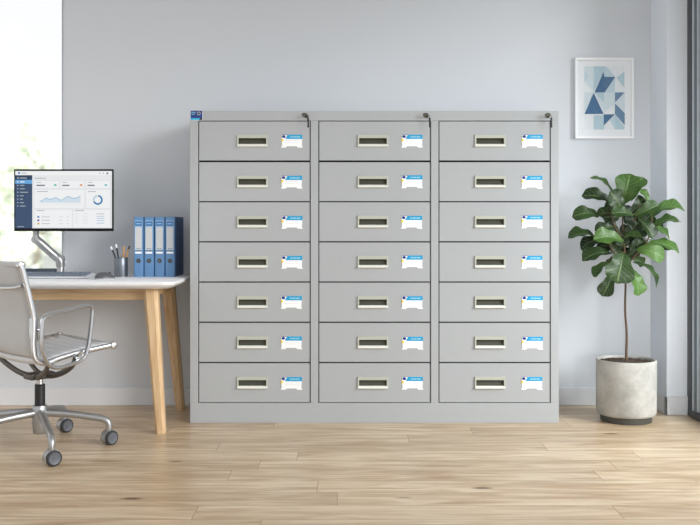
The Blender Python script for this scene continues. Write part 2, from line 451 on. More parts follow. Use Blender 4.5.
# sliding glass door at right (its plane runs toward the camera)
DX = 1.75
d = bpy.data.objects.new('door_1', None); COL.objects.link(d); d.location = (DX, PY-.012, 0)
tag(d, 'sliding glass door with dark frame at the right edge', 'door', kind='structure')
bm = B()
box(bm, 0, .10, -.042, 0.012, 0, 2.6, mi=0, bev=.002)
box(bm, .004, .10, -.078, -.042, .03, 2.6, mi=1)
box(bm, .002, .10, -.107, -.078, .03, 2.6, mi=2)
box(bm, -.006, .10, -2.0, -.02, 0, .035, mi=0, bev=.003)
box(bm, -.006, .10, -2.0, -.042, 2.56, 2.6, mi=0)
box(bm, -.002, .10, -2.04, -2.0, 0, 2.6, mi=0)
link('door_frame', bm, ['dframe', 'lframe', 'gasket'], d)
bm = B()
box(bm, .004, .06, -.127, -.107, .04, 2.56, mi=0)
box(bm, .006, .06, -.19, -.127, .04, 2.56, mi=1)
box(bm, .014, .06, -1.98, -.19, .04, .11, mi=1)
box(bm, .014, .06, -1.98, -.19, 2.48, 2.56, mi=1)
box(bm, .014, .06, -1.98, -1.92, .11, 2.48, mi=1)
sash = link('door_sash', bm, ['lframe', 'sash'], d)
bm = B(); box(bm, .032, .040, -1.92, -.18, .11, 2.48)
link('pane', bm, 'glass', sash)

# ------------------------------------------------------------------ outside
bm = B(); box(bm, -30, 20, WY+.2, 40, -.12, -.06)
structure('ground', bm, 'ground', 'pale ground of the garden beyond the window', 'ground')
def tree(x, y, h, r, label, n, m):
    t = thing('garden_tree', (x, y, -.06), label, 'tree', group='garden trees outside the window')
    bm = B(); tube(bm, [(0, 0, 0), (.03, 0, h*.4), (-.02, .02, h*.8)], [.07, .05, .02], 8)
    for a in range(4):
        an = a*1.7
        tube(bm, [(0, 0, h*(.3+.1*a)), (math.cos(an)*r*.6, math.sin(an)*r*.6, h*(.5+.1*a))], [.03, .01], 6)
    link('trunk', bm, 'ttrunk', t, True)
    bm = B(); rnd = random.Random(int(x*100)+int(y*10)); cl = []
    for _ in range(24):
        a = rnd.uniform(0, 2*PI); q = r*math.sqrt(rnd.random()); z = rnd.uniform(.12, 1)*h
        q *= (1.1-.55*z/h)
        cl.append((math.cos(a)*q, math.sin(a)*q, z))
    for _ in range(n):
        c = rnd.choice(cl); v = Vector((rnd.gauss(0, .16), rnd.gauss(0, .16), rnd.gauss(0, .15)))+Vector(c)
        s = rnd.uniform(.05, .10)
        a = Vector((rnd.gauss(0, 1), rnd.gauss(0, 1), rnd.gauss(0, 1))).normalized()
        b_ = a.orthogonal().normalized()
        f = bm.faces.new([bm.verts.new(v+a*s), bm.verts.new(v+b_*s*.5), bm.verts.new(v-a*s), bm.verts.new(v-b_*s*.5)])
        f.material_index = rnd.choice((0, 0, 1))
    link('foliage', bm, m, t)
tree(-5.2, 11.0, 3.9, 1.05, 'tall pale leafy tree at the left edge of the window', 2600, ['tleaf2', 'tleaf'])
tree(-4.95, 14.2, 2.7, 1.0, 'low pale bush seen under the monitor through the window', 2200, ['tleaf', 'tleaf2'])
tree(-8.1, 18.5, 3.6, 1.1, 'faint round tree farther back in the garden', 1600, ['tleaf', 'tleaf2'])

# ------------------------------------------------------------------ filing cabinet
CY = 4.478; K = 900/CY
def cx(px): return (px-350)/K
def cz(py): return .985-(py-225)/K
c0x = (cx(190)+cx(558.8))/2
cab = thing('filing_cabinet', (c0x, CY, 0), 'wide light grey steel filing cabinet with 21 drawers against the wall', 'filing cabinet')
lx = lambda px: cx(px)-c0x
dep = .405
colsx = [(198.6, 310.2), (318.8, 430.6), (439.0, 550.4)]
rowsy = [121.2, 161.3, 201.4, 241.6, 281.8, 322.1, 362.4, 402.6]
bm = B()
X0, X1 = lx(190), lx(558.8)
ZT = cz(111)
posts = [(190, 198.1), (310.6, 318.3), (431.0, 438.5), (550.8, 558.8)]
for i, (a, b_) in enumerate(posts):
    box(bm, lx(a), lx(b_), 0, .05 if 0 < i < 3 else dep, cz(403), cz(120.7), bev=.0012)
box(bm, X0, X1, -.001, dep, cz(120.7), ZT, bev=.0016)           # top
box(bm, X0, X1, 0, dep, 0, cz(403.0), bev=.0016)                # plinth
box(bm, X0+.002, X1-.002, dep-.01, dep-.001, .08, ZT-.01)       # back sheet
link('carcass', bm, 'cab', cab)
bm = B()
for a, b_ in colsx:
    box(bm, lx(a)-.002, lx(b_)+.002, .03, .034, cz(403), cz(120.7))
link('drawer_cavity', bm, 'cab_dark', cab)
# row dividers seen as faint pale edges under each drawer
W0 = (colsx[0][1]-colsx[0][0])/K; H0 = 40.2/K

def cup_pull(bm, w, h):
    """recessed cup pull: rounded pale rim with raised lower lip around a dark pocket, origin at centre, facing -y"""
    hw, hh = w/2, h/2
    iw, i0, i1 = hw-.0075, -hh*.54, hh*.44
    box(bm, -hw, hw, -.006, .002, i1, hh, 0, .0016, 2)
    box(bm, -hw, -iw, -.007, .002, -hh+.003, hh-.002, 0, .0016, 2)
    box(bm, iw, hw, -.007, .002, -hh+.003, hh-.002, 0, .0016, 2)
    # rolled lower lip, leaning out to catch the light; highlight also in its pale colour
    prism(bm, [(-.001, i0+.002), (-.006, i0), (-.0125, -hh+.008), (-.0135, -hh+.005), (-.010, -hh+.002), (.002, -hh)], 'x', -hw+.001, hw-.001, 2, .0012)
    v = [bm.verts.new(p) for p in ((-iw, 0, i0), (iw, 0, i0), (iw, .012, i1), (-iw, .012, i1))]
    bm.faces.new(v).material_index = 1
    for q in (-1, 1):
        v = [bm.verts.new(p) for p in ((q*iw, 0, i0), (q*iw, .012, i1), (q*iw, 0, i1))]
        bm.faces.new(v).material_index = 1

def drawer_proto(px0, px1, hp):
    g = .0026
    w_ = (px1-px0)/K
    x0, x1 = g, w_-g
    z1 = -g-.001; z0 = -(40.2/K)+g
    hx0, hx1 = (hp-px0)/K, (hp-px0+30.6)/K
    zt = -14.1/K; zb = -26.4/K
    # pocket opening in the front
    ix0, ix1 = hx0+.006, hx1-.006; iz0, iz1 = zb+.013, zt-.014
    bm = B()
    box(bm, x0, ix0, .0, .022, z0, z1, bev=0); box(bm, ix1, x1, .0, .022, z0, z1)
    box(bm, ix0, ix1, .0, .022, z0, iz0); box(bm, ix0, ix1, .0, .022, iz1, z1)
    # folded outer edges (slight raised hem at bottom and right catches the light)
    box(bm, x0, x1, -.0012, .004, z0, z0+.0032, bev=.0008)
    box(bm, x1-.003, x1, -.0012, .004, z0, z1, bev=.0008)
    dr = link('drawer', bm, 'cab', cab)
    bm = B(); cup_pull(bm, hx1-hx0, zt-zb)
    h_ = link('handle', bm, ['pull', 'pull_in', 'pull_lip'], dr); h_.location = ((hx0+hx1)/2, 0, (zt+zb)/2)
    # label card with notched foot
    lx0, lx1 = 83.0/K, 103.6/K; lt, lb = -14.0/K, -26.9/K
    hh = lt-lb; ww = lx1-lx0
    bm = B()
    prism(bm, [(lx0, lt), (lx0+.002, lb+.16*hh), (lx0-.003, lb), (lx0+.20*ww, lb), (lx0+.26*ww, lb+.10*hh), (lx0+.72*ww, lb+.10*hh),
               (lx0+.78*ww, lb), (lx1+.003, lb), (lx1-.002, lb+.16*hh), (lx1, lt)], 'y', -.0022, .0, 0)
    y = -.0026
    poly(bm, [(lx0+.30*ww, lt), (lx1+.0005, lt), (lx1+.0005, lt-.33*hh), (lx0+.17*ww, lt-.33*hh)], y, 1)
    poly(bm, [(lx0+.105*ww+.09*ww*math.cos(2*PI*k/12), lt-.15*hh+.105*hh*math.sin(2*PI*k/12)) for k in range(12)], y, 2)
    poly(bm, [(lx0, lt), (lx0+.30*ww, lt), (lx0+.30*ww, lt-.035*hh), (lx0, lt-.035*hh)], y-.0003, 2)
    poly(bm, [(lx0, lt-.3*hh), (lx0+.10*ww, lt-.36*hh), (lx0+.06*ww, lt-.52*hh), (lx0-.001, lt-.50*hh)], y, 3)
    for k, (a, b_) in enumerate(((.42, .52), (.54, .70), (.72, .9))):
        quad(bm, lx0+a*ww, lx0+b_*ww, lt-.22*hh, lt-.12*hh, y-.0003, 4)
    quad(bm, lx0+.18*ww, lx0+.84*ww, lt-.47*hh, lt-.44*hh, y, 5)
    quad(bm, lx0+.18*ww, lx0+.84*ww, lt-.60*hh, lt-.575*hh, y, 5)
    l_ = link('card_label', bm, ['white', 'cyan', 'navy', 'yellow', 'ltxt', 'ltxt2'], dr)
    return dr
hps = [237.0, 357.6, 474.7]
for c in range(3):
    proto = drawer_proto(colsx[c][0], colsx[c][1], hps[c])
    kids = [o for o in COL.objects if o.parent == proto]
    for r in range(7):
        if r == 0: dd = proto
        else:
            dd = proto.copy(); COL.objects.link(dd); dd.parent = cab
            for k in kids:
                q = k.copy(); COL.objects.link(q); q.parent = dd
                if k.name.startswith('card'):
                    q.location.x += random.uniform(-.0025, .0025); q.location.z += random.uniform(-.002, .002)
        dd.location = (lx(colsx[c][0]), .002, cz(rowsy[r]+(-.5 if r == 0 else .2)))

# locks with keys
for (kx, hx) in ((306.2, 308.4), (426.6, 429.2), (547.8, 550.0)):
    x = lx(kx); z = cz(116.2)
    bm = B(); lathe(bm, [(0, -.008), (.007, -.008), (.009, -.006), (.009, 0)], 18, (x, -.001, z), 0, 'y')
    lk = link('lock', bm, 'black', cab, 'auto')
    bm = B()
    # key in the lock, its bow turned edge-up
    tube(bm, [(x, -.009, z), (x, -.028, z-.001)], .0018, 6)
    pts = []
    for k in range(12):
        a = 2*PI*k/12; pts.append((x-.007+.0145*math.cos(a), z+.004+.009*math.sin(a)))
    prism(bm, pts, 'y', -.031, -.027, 0, .0008)
    # split ring and spare key hanging
    ring = [(x+.006+.007*math.cos(2*PI*k/14), -.029, z-.007+.007*math.sin(2*PI*k/14)) for k in range(14)]
    tube(bm, ring, .0011, 6, closed=True)
    hxm = lx(hx)
    box(bm, hxm-.0045, hxm+.0045, -.0315, -.0285, z-.032, z-.011, 1, .002, 2)
    box(bm, hxm-.0038, hxm+.0038, -.031, -.029, z-.060, z-.030, 1, .0006)
    for q in range(3): box(bm, hxm+.0036, hxm+.0056, -.031, -.029, z-.056+q*.007, z-.053+q*.007, 1)
    link('key', bm, ['key', 'black'], lk)

# sticker at the top left corner
bm = B()
sx0, sx1, sz0, sz1 = lx(190.4), lx(202.8), cz(120.4), cz(110.3)
box(bm, sx0, sx1, -.0026, -.0012, sz0, sz1, 5)
y = -.003
m_ = .0015
quad(bm, sx0+m_, sx1-m_, sz0+m_, sz1-m_, y, 0)
quad(bm, sx0+m_, sx1-.013, sz0+m_, sz0+.011, y-.0003, 1)
poly(bm, [(sx1-.018, sz0+m_), (sx1-m_, sz0+m_), (sx1-m_, sz0+.014), (sx1-.010, sz0+.012)], y-.0004, 4)
for k, w_ in enumerate((.022, .018)): quad(bm, sx0+.005, sx0+.005+w_, sz1-.012-k*.009, sz1-.009-k*.009, y-.0004, 3)
poly(bm, [(sx1-.019+.010*math.cos(2*PI*k/16), sz1-.016+.010*math.sin(2*PI*k/16)) for k in range(16)], y-.0004, 2)
poly(bm, [(sx1-.019+.005*math.cos(2*PI*k/12), sz1-.016+.005*math.sin(2*PI*k/12)) for k in range(12)], y-.0006, 0)
link('sticker', bm, ['stk_blue', 'stk_cyan', 'stk_grey', 'ltxt', 'black', 'white'], cab)

# ------------------------------------------------------------------ desk
DKZ = .72
desk = thing('desk', (-1.6, 4.54, 0), 'white topped desk on splayed ash wood legs left of cabinet', 'desk')
ox, oy = -1.6, 4.54
bm = B()
x0, x1, y0, y1 = -2.42-ox, -.826-ox, 4.19-oy, 4.885-oy
r = .06; pts = []
for (cx_, cy_, a0) in ((x1-r, y0+r, -90), (x1-r, y1-r, 0), (x0+r, y1-r, 90), (x0+r, y0+r, 180)):
    for k in range(7):
        a = math.radians(a0+k*15); pts.append((cx_+r*math.cos(a), cy_+r*math.sin(a)))
def scaled(pts, e):
    mx, my = (x0+x1)/2, (y0+y1)/2
    return [(mx+(p[0]-mx)*(1-e/((x1-x0)/2)), my+(p[1]-my)*(1-e/((y1-y0)/2))) for p in pts]
rings = []
for e, z in ((.030, DKZ-.035), (.003, DKZ-.018), (0, DKZ-.013), (0, DKZ-.003), (.003, DKZ)):
    rings.append([bm.verts.new((p[0], p[1], z)) for p in scaled(pts, e)])
for A, C in zip(rings, rings[1:]):
    n = len(A)
    for k in range(n): bm.faces.new((A[k], A[(k+1) % n], C[(k+1) % n], C[k]))
bm.faces.new(rings[0][::-1]); bm.faces.new(rings[-1])
link('desktop', bm, 'desk', desk, 'auto')
def leg(bm, top, bot, wt, wb):
    def ring(c, w_, z):
        h = w_/2; q = h*.55
        return [bm.verts.new((c[0]+a, c[1]+b, z)) for a, b in ((-h, -q), (-q, -h), (q, -h), (h, -q), (h, q), (q, h), (-q, h), (-h, q))]
    R = [ring((bot[0]+(top[0]-bot[0])*t, bot[1]+(top[1]-bot[1])*t), wb+(wt-wb)*t, (DKZ-.036)*t) for t in (0, .15, .5, .85, 1)]
    for A, C in zip(R, R[1:]):
        for k in range(8): bm.faces.new((A[k], A[(k+1) % 8], C[(k+1) % 8], C[k]))
    bm.faces.new(R[0][::-1]); bm.faces.new(R[-1])
for tx, ty, bx_, by_ in ((-.950, 4.30, -.895, 4.262), (-.958, 4.74, -.903, 4.80), (-2.27, 4.30, -2.33, 4.262), (-2.27, 4.74, -2.33, 4.80)):
    bm = B(); leg(bm, (tx-ox, ty-oy), (bx_-ox, by_-oy), .068, .046)
    link('leg', bm, 'wood_z', desk)
bm = B(); box(bm, -2.24-ox, -.98-ox, 4.335-oy, 4.36-oy, DKZ-.097, DKZ-.036, bev=.003)
link('front_rail', bm, 'wood_x', desk)
bm = B(); box(bm, -2.24-ox, -.98-ox, 4.735-oy, 4.76-oy, DKZ-.092, DKZ-.036, bev=.003)
link('rear_rail', bm, 'wood_x', desk)
for xx in (-.955, -2.27):
    bm = B(); box(bm, xx-.012-ox, xx+.012-ox, 4.33-oy, 4.71-oy, DKZ-.080, DKZ-.036, bev=.003)
    link('side_rail', bm, 'wood_y', desk)

# ------------------------------------------------------------------ monitor (on its arm)
MY = 4.62; KM = 900/MY
mxl, mxr = (14.0-350)/KM, (113.2-350)/KM
mzt, mzb = .985-(169.2-225)/KM, .985-(231.2-225)/KM
mc = (mxl+mxr)/2
mon = thing('monitor', (mc, MY, mzb), 'black framed flat monitor showing a blue and white dashboard', 'monitor')
mw, mh = mxr-mxl, mzt-mzb
bm = B(); box(bm, -mw/2, mw/2, 0, .012, 0, mh, bev=.001)
link('bezel', bm, 'mon', mon)
bm = B(); box(bm, -mw/2+.02, mw/2-.02, .012, .028, .02, mh-.02, bev=.006, seg=2); box(bm, -.06, .06, .026, .036, .07, .19, bev=.004)
link('rear_housing', bm, 'monback', mon)
# screen drawing, coordinates in the zoomed crop (700x462 over 112x74 px)
def sxx(u): return (8+u*.16 - (14.0+113.2)/2)/KM
def szz(v): return (231.2-(163+v*.16))/KM
bm = B()
names = ['s_bg', 's_white', 's_navy', 's_navy2', 's_sel', 's_grey', 's_dgrey', 's_line', 's_area', 's_chart', 's_ring', 's_ring2', 's_green', 's_orange', 's_teal', 's_pblue', 's_b1', 's_b2', 's_b3']
ix = {n: i for i, n in enumerate(names)}
LY = [0]
def R_(u0, v0, u1, v1, m, l=1): quad(bm, sxx(u0), sxx(u1), szz(v1), szz(v0), -.0006-.0004*l, ix[m])
R_(46, 50, 650, 408, 's_bg', 0)
R_(46, 50, 650, 76, 's_white', 1)
R_(46, 76, 152, 408, 's_navy', 1); R_(46, 78, 152, 104, 's_navy2', 2); R_(46, 106, 152, 130, 's_sel', 2)
R_(62, 58, 76, 68, 's_b1', 2); R_(82, 61, 118, 66, 's_grey', 2)
for u in (574, 596): R_(u-4, 60, u+4, 67, 's_grey', 2)
R_(616, 59, 626, 70, 's_dgrey', 2)
R_(58, 90, 70, 98, 's_grey', 3); R_(76, 91, 118, 97, 's_grey', 3); R_(58, 115, 66, 121, 's_white', 3); R_(76, 115, 104, 121, 's_white', 3)
for v, w_ in ((140, 26), (161, 30), (183, 50), (205, 22), (226, 18), (248, 24), (269, 34)):
    R_(58, v-3, 66, v+3, 's_grey', 3); R_(76, v-2.5, 76+w_, v+2.5, 's_grey', 3)
R_(60, 396, 100, 400, 's_grey', 3)
for (a, b_, c_, d_) in ((164, 110, 320, 158), (326, 110, 478, 158), (484, 110, 640, 158), (164, 166, 480, 284), (486, 166, 640, 284), (164, 290, 402, 404), (406, 290, 640, 404)):
    R_(a, b_, c_, d_, 's_line', 2); R_(a+1.5, b_+1.5, c_-1.5, d_-1.5, 's_white', 3)
for a, c_ in ((178, 's_green'), (340, 's_orange'), (498, 's_teal')):
    R_(a, 120, a+30, 124, 's_grey', 4); R_(a, 136, a+(54 if a == 178 else 44), 144, 's_dgrey', 4)
    u = a+(118 if a != 498 else 114); R_(u-8, 132, u+8, 144, c_, 4)
R_(180, 176, 250, 181, 's_grey', 4); R_(500, 176, 550, 181, 's_grey', 4)
line = [(198, 244), (240, 218), (262, 228), (300, 216), (334, 234), (374, 208), (412, 222), (438, 216), (454, 204)]
poly(bm, [(sxx(u), szz(v)) for u, v in line]+[(sxx(454), szz(248)), (sxx(198), szz(248))], -.0024, ix['s_area'])
for (a, b_), (c_, d_) in zip(line, line[1:]):
    poly(bm, [(sxx(a), szz(b_+2)), (sxx(c_), szz(d_+2)), (sxx(c_), szz(d_-2)), (sxx(a), szz(b_-2))], -.0027, ix['s_chart'])
for k in range(3): R_(190, 258-k*0+k*0, 460, 259.5, 's_line', 4)
def arc(a0, a1, m):
    n = 22; P = []
    for k in range(n+1):
        a = math.radians(a0+(a1-a0)*k/n); P.append((562+31*math.sin(a), 231-31*math.cos(a)))
    Q = []
    for k in range(n, -1, -1):
        a = math.radians(a0+(a1-a0)*k/n); Q.append((562+20*math.sin(a), 231-20*math.cos(a)))
    for k in range(n):
        poly(bm, [(sxx(P[k][0]), szz(P[k][1])), (sxx(P[k+1][0]), szz(P[k+1][1])), (sxx(Q[n-k-1][0]), szz(Q[n-k-1][1])), (sxx(Q[n-k][0]), szz(Q[n-k][1]))], -.0026, ix[m])
arc(5, 250, 's_ring'); arc(255, 355, 's_ring2')
R_(180, 295, 228, 300, 's_grey', 4); R_(420, 295, 476, 300, 's_grey', 4)
for k, v in enumerate((337, 358, 379)):
    R_(184, v-5, 197, v+5, ('s_b1', 's_b2', 's_b3')[k], 4); R_(210, v-2, 262, v+2, 's_grey', 4)
    R_(318, v-2, 346, v+2, 's_line', 4); R_(366, v-2, 384, v+2, 's_line', 4)
for k, v in enumerate((318, 333, 347, 361, 376)):
    R_(420, v-1.5, 440, v+1.5, 's_line', 4); R_(470, v-1.5, 500, v+1.5, 's_line', 4); R_(554, v-2, 602, v+2, 's_pblue' if k else 's_grey', 4)
bmesh.ops.recalc_face_normals(bm, faces=bm.faces[:])
for f in bm.faces:
    f.normal_update()
    if f.normal.y > 0: f.normal_flip()
screen = link('screen', bm, names, mon)
def text_mesh(txt, size, loc, m, parent, name):
    cu = bpy.data.curves.new(name, 'FONT'); cu.body = txt; cu.size = size; cu.extrude = 0
    tmp = bpy.data.objects.new(name, cu); COL.objects.link(tmp)
    dg = bpy.context.evaluated_depsgraph_get()
    me = bpy.data.meshes.new_from_object(tmp.evaluated_get(dg))
    bpy.data.objects.remove(tmp); me.materials.clear(); me.materials.append(M[m])
    me.transform(Matrix.Rotation(PI/2, 4, 'X'))
    o = bpy.data.objects.new(name, me); COL.objects.link(o); o.location = loc; o.parent = parent
    return o
text_mesh('Dashboard', .0125, (sxx(170), -.0026, szz(100)), 's_dgrey', screen, 'heading')

# monitor arm
AX, AY = (60.5-350)*4.76/900, 4.76
arm = thing('monitor_stand', (AX, AY, DKZ), 'silver jointed stand clamped on desk, holding up the monitor', 'monitor stand')
bm = B(); lathe(bm, [(0, 0), (.052, 0), (.052, .006), (.030, .012), (.018, .014), (0, .014)], 28)
link('base_plate', bm, 'alu', arm, 'auto')
bm = B(); lathe(bm, [(0, .012), (.019, .012), (.019, .055), (.0165, .06), (.0165, .09), (0, .092)], 20)
link('post', bm, 'alu', arm, 'auto')
jx = (35.5-350)*4.70/900-AX
bm = B()
tube(bm, smooth_path([(0, 0, .045), (0, -.005, .082), (-.025, -.01, .10), (jx+.02, -.045, .172), (jx, -.05, .19)], 2), .023, 14, up=(0, 1, 0))
lathe(bm, [(0, -.018), (.021, -.018), (.021, .018), (0, .018)], 18, (0, 0, .085), 0, 'y')
lathe(bm, [(0, -.018), (.021, -.018), (.021, .018), (0, .018)], 18, (jx, -.05, .188), 0, 'y')
link('lower_arm', bm, 'alu', arm, 'auto')
bm = B()
tube(bm, [(jx, -.055, .19), (jx, -.055, .245), (jx+.02, -.06, .30)], .016, 12)
tube(bm, [(jx+.02, -.06, .30), (mc-AX, -.085, mzb+.13-DKZ)], .010, 10)
box(bm, mc-AX-.045, mc-AX+.045, MY+.0355-AY, MY+.045-AY, mzb+.085-DKZ, mzb+.175-DKZ, bev=.003)
tube(bm, [(mc-AX, MY+.044-AY, mzb+.13-DKZ), (mc-AX, -.075, mzb+.13-DKZ)], .014, 12)
link('mount_bracket', bm, 'alu', arm, 'auto')

# keyboard
kbx0, kbx1 = -1.655, -1.292
kb = thing('keyboard', ((kbx0+kbx1)/2, 4.49, DKZ), 'slim grey keyboard lying on the desk behind the chair', 'keyboard')
kw = kbx1-kbx0
bm = B(); box(bm, -kw/2, kw/2, -.058, .065, .001, .010, bev=.003, seg=2)
for v in bm.verts: v.co.z += max(0, (v.co.y+.065))*.10
link('base', bm, 'kb', kb)
bm = B()
for r_ in range(5):
    ncol = 15; y = -.052+r_*.0245
    if r_ == 0:
        xs = [(-kw/2+.006+i*.0232, .021) for i in range(3)] + [(-kw/2+.006+3*.0232, .0232*6-.0022)] + [(-kw/2+.006+(9+i)*.0232, .021) for i in range(6)]
    else:
        xs = [(-kw/2+.006+i*.0232, .021) for i in range(ncol)]
    for x, w_ in xs:
        z = .0095+(y+.065)*.10
        box(bm, x, min(x+w_-.005, kw/2-.005), y, y+.016, z, z+.0085, bev=.0015)
o = link('keys', bm, 'kc', kb)
# mouse
ms = thing('mouse', (-1.197, 4.39, DKZ), 'grey computer mouse on the desk beside the keyboard', 'mouse', rz=math.radians(-62))
bm = B()
bmesh.ops.create_uvsphere(bm, u_segments=24, v_segments=14, radius=1)
for v in bm.verts:
    x, y, z = v.co; v.co = Vector((x*.031*(1-.12*y), y*.050, max(z, -.12)*.031*(1-.2*y)+.0045))
link('shell', bm, 'mouse', ms, 'auto')
bm = B(); lathe(bm, [(0, 0), (1, 0), (1.02, .003), (1, .006), (0, .006)], 28)
for v in bm.verts: v.co.x *= .032*(1-.12*v.co.y); v.co.y *= .051
link('rim', bm, 'mouse_lt', ms)
bm = B(); lathe(bm, [(0, -.003), (.006, -.003), (.006, .003), (0, .003)], 14, (0, .024, .029), 0, 'x')
link('scroll_wheel', bm, 'black', ms)

# pencil cup and pens
PC = (-1.1785, 4.63)
cup = thing('pencil_cup', (PC[0], PC[1], DKZ), 'dark grey metal pencil cup beside the blue binders', 'pencil cup')
bm = B(); lathe(bm, [(0, 0), (.033, 0), (.0345, .003), (.0345, .095), (.0335, .097), (.032, .095), (.032, .004), (0, .004)], 32)
link('cup', bm, 'cup', cup, 'auto')
bm = B(); lathe(bm, [(.0345, 0), (.0355, .001), (.0355, .006), (.0345, .007)], 32)
link('base_ring', bm, 'cup', cup, 'auto')
bm = B(); lathe(bm, [(.0345, .09), (.0355, .091), (.0355, .096), (.0345, .098)], 32)
link('rim', bm, 'cup', cup, 'auto')
def pen(name, bx_, by_, tx, ty, L, body, end, label, cat, grp='pens and pencils in the cup'):
    b_ = Vector((PC[0]+bx_, PC[1]+by_, DKZ+.006)); t_ = Vector((PC[0]+tx, PC[1]+ty, DKZ+L))
    o = thing(name, b_, label, cat, group=grp); v = t_-b_
    bm = B(); tube(bm, [(0, 0, 0), v*.03, v*.88], [.002, .004, .004], 8)
    link('barrel', bm, body, o, 'auto')
    bm = B(); tube(bm, [v*.88, v*.885, v*.99, v], [.0038, .0045, .0045, .003], 8)
    link('end_cap' if 'pen' == name else 'eraser', bm, end, o, 'auto')
pen('pen', .010, .0, -.052, .0, .155, 'black', 'white', 'black pen with white end, leftmost in the pencil cup', 'pen')
pen('pen', .0, .012, -.028, .01, .166, 'black', 'white', 'black pen with white end standing nearly upright in the cup', 'pen')
pen('pencil', .004, -.01, .018, -.004, .155, 'pencil', 'pencil', 'orange pencil with matching end in the pencil cup', 'pencil')
pen('pencil', -.004, .006, .043, .004, .158, 'pencil', 'gun', 'orange pencil with dark end, rightmost in the pencil cup', 'pencil')

# binders
BY = 4.60
def make_binder():
    o = thing('ring_binder', (0, 0, DKZ), '', 'binder', group='blue ring binders on the desk')
    w_, h_, d_ = .0505, .307, .235
    bm = B()
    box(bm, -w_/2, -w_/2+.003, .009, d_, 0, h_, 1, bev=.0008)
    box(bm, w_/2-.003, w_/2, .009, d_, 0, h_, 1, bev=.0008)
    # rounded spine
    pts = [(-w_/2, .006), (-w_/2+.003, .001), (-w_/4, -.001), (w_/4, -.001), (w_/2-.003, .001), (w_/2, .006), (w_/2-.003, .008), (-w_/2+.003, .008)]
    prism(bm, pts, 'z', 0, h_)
    link('cover', bm, ['binder', 'binder_shade'], o)
    bm = B(); box(bm, -w_/2+.005, w_/2-.005, .02, d_-.012, .006, h_-.010)
    link('pages', bm, 'paper', o)
    bm = B()
    Y = -.0014
    quad(bm, -.0195, .0195, .118, .288, Y, 0)
    quad(bm, -.0175, .0175, .260, .284, Y-.0004, 1)
    quad(bm, -.012, .012, .269, .274, Y-.0007, 0)
    quad(bm, -.0165, .0165, .139, .254, Y-.0004, 2)
    quad(bm, -.0185, .0185, .130, .135, Y-.0004, 3)
    quad(bm, -.0165, .0165, .119, .129, Y-.0004, 4)
    for k in range(5): quad(bm, -.015+k*.0066, -.0147+k*.0066, .15, .25, Y-.0007, 5)
    for k in range(7): quad(bm, -.0155, .0155, .158+k*.0135, .1586+k*.0135, Y-.0007, 5)
    quad(bm, -.010, -.002, .143, .146, Y-.0007, 3); quad(bm, .002, .010, .143, .146, Y-.0007, 3)
    for f in bm.faces:
        f.normal_update()
        if f.normal.y > 0: f.normal_flip()
    link('spine_label', bm, ['bind_lt', 'bind_mid', 'paper', 'bind_dk', 'white', 'ltxt2'], o)
    bm = B(); lathe(bm, [(.0065, -.0012), (.0075, -.003), (.0105, -.003), (.0115, -.001), (.0115, .001)], 24, (0, 0, .082), 0, 'y')
    lathe(bm, [(0, .0), (.0035, -.002), (.004, -.0015)], 12, (0, 0, .082), 2, 'y')
    lathe(bm, [(0, -.0013), (.0066, -.0013)], 24, (0, 0, .082), 1, 'y')
    link('finger_ring', bm, ['gun', 'black', 'alu'], o, 'auto')
    return o
bind = make_binder(); bk = [o for o in COL.objects if o.parent == bind]
lab = ['blue ring binder nearest the pencil cup, leftmost of the four', 'blue ring binder second from the pencil cup',
       'blue ring binder third from the pencil cup', 'blue ring binder nearest the grey cabinet, its side showing']
for i in range(4):
    if i == 0: o = bind
    else:
        o = bind.copy(); COL.objects.link(o)
        for k in bk:
            q = k.copy(); COL.objects.link(q); q.parent = o
    o.location = ((138.5+10.5*i-350)*BY/900, BY, DKZ); o['label'] = lab[i]

# ------------------------------------------------------------------ office chair
CH = (-1.385, 4.02)
ch = thing('office_chair', (CH[0], CH[1], 0), 'grey ribbed swivel office chair with polished aluminium frame at the desk', 'office chair', rz=PI/4)
prof = [(.218, .452), (.17, .447), (.08, .438), (-.01, .424), (-.07, .410), (-.115, .408), (-.143, .43), (-.150, .475), (-.148, .54), (-.146, .60), (-.162, .67), (-.180, .74), (-.200, .815)]
pr = [Vector((p[0], 0, p[1])) for p in prof]
sm = smooth_path(pr, 2)
hw = .235
def resample(P, n):
    Ls = [0]
    for a, b_ in zip(P, P[1:]): Ls.append(Ls[-1]+(b_-a).length)
    out = []
    for i in range(n+1):
        t = Ls[-1]*i/n
        for j in range(len(P)-1):
            if Ls[j+1] >= t-1e-9:
                f = (t-Ls[j])/max(1e-9, Ls[j+1]-Ls[j]); out.append(P[j].lerp(P[j+1], f)); break
    return out
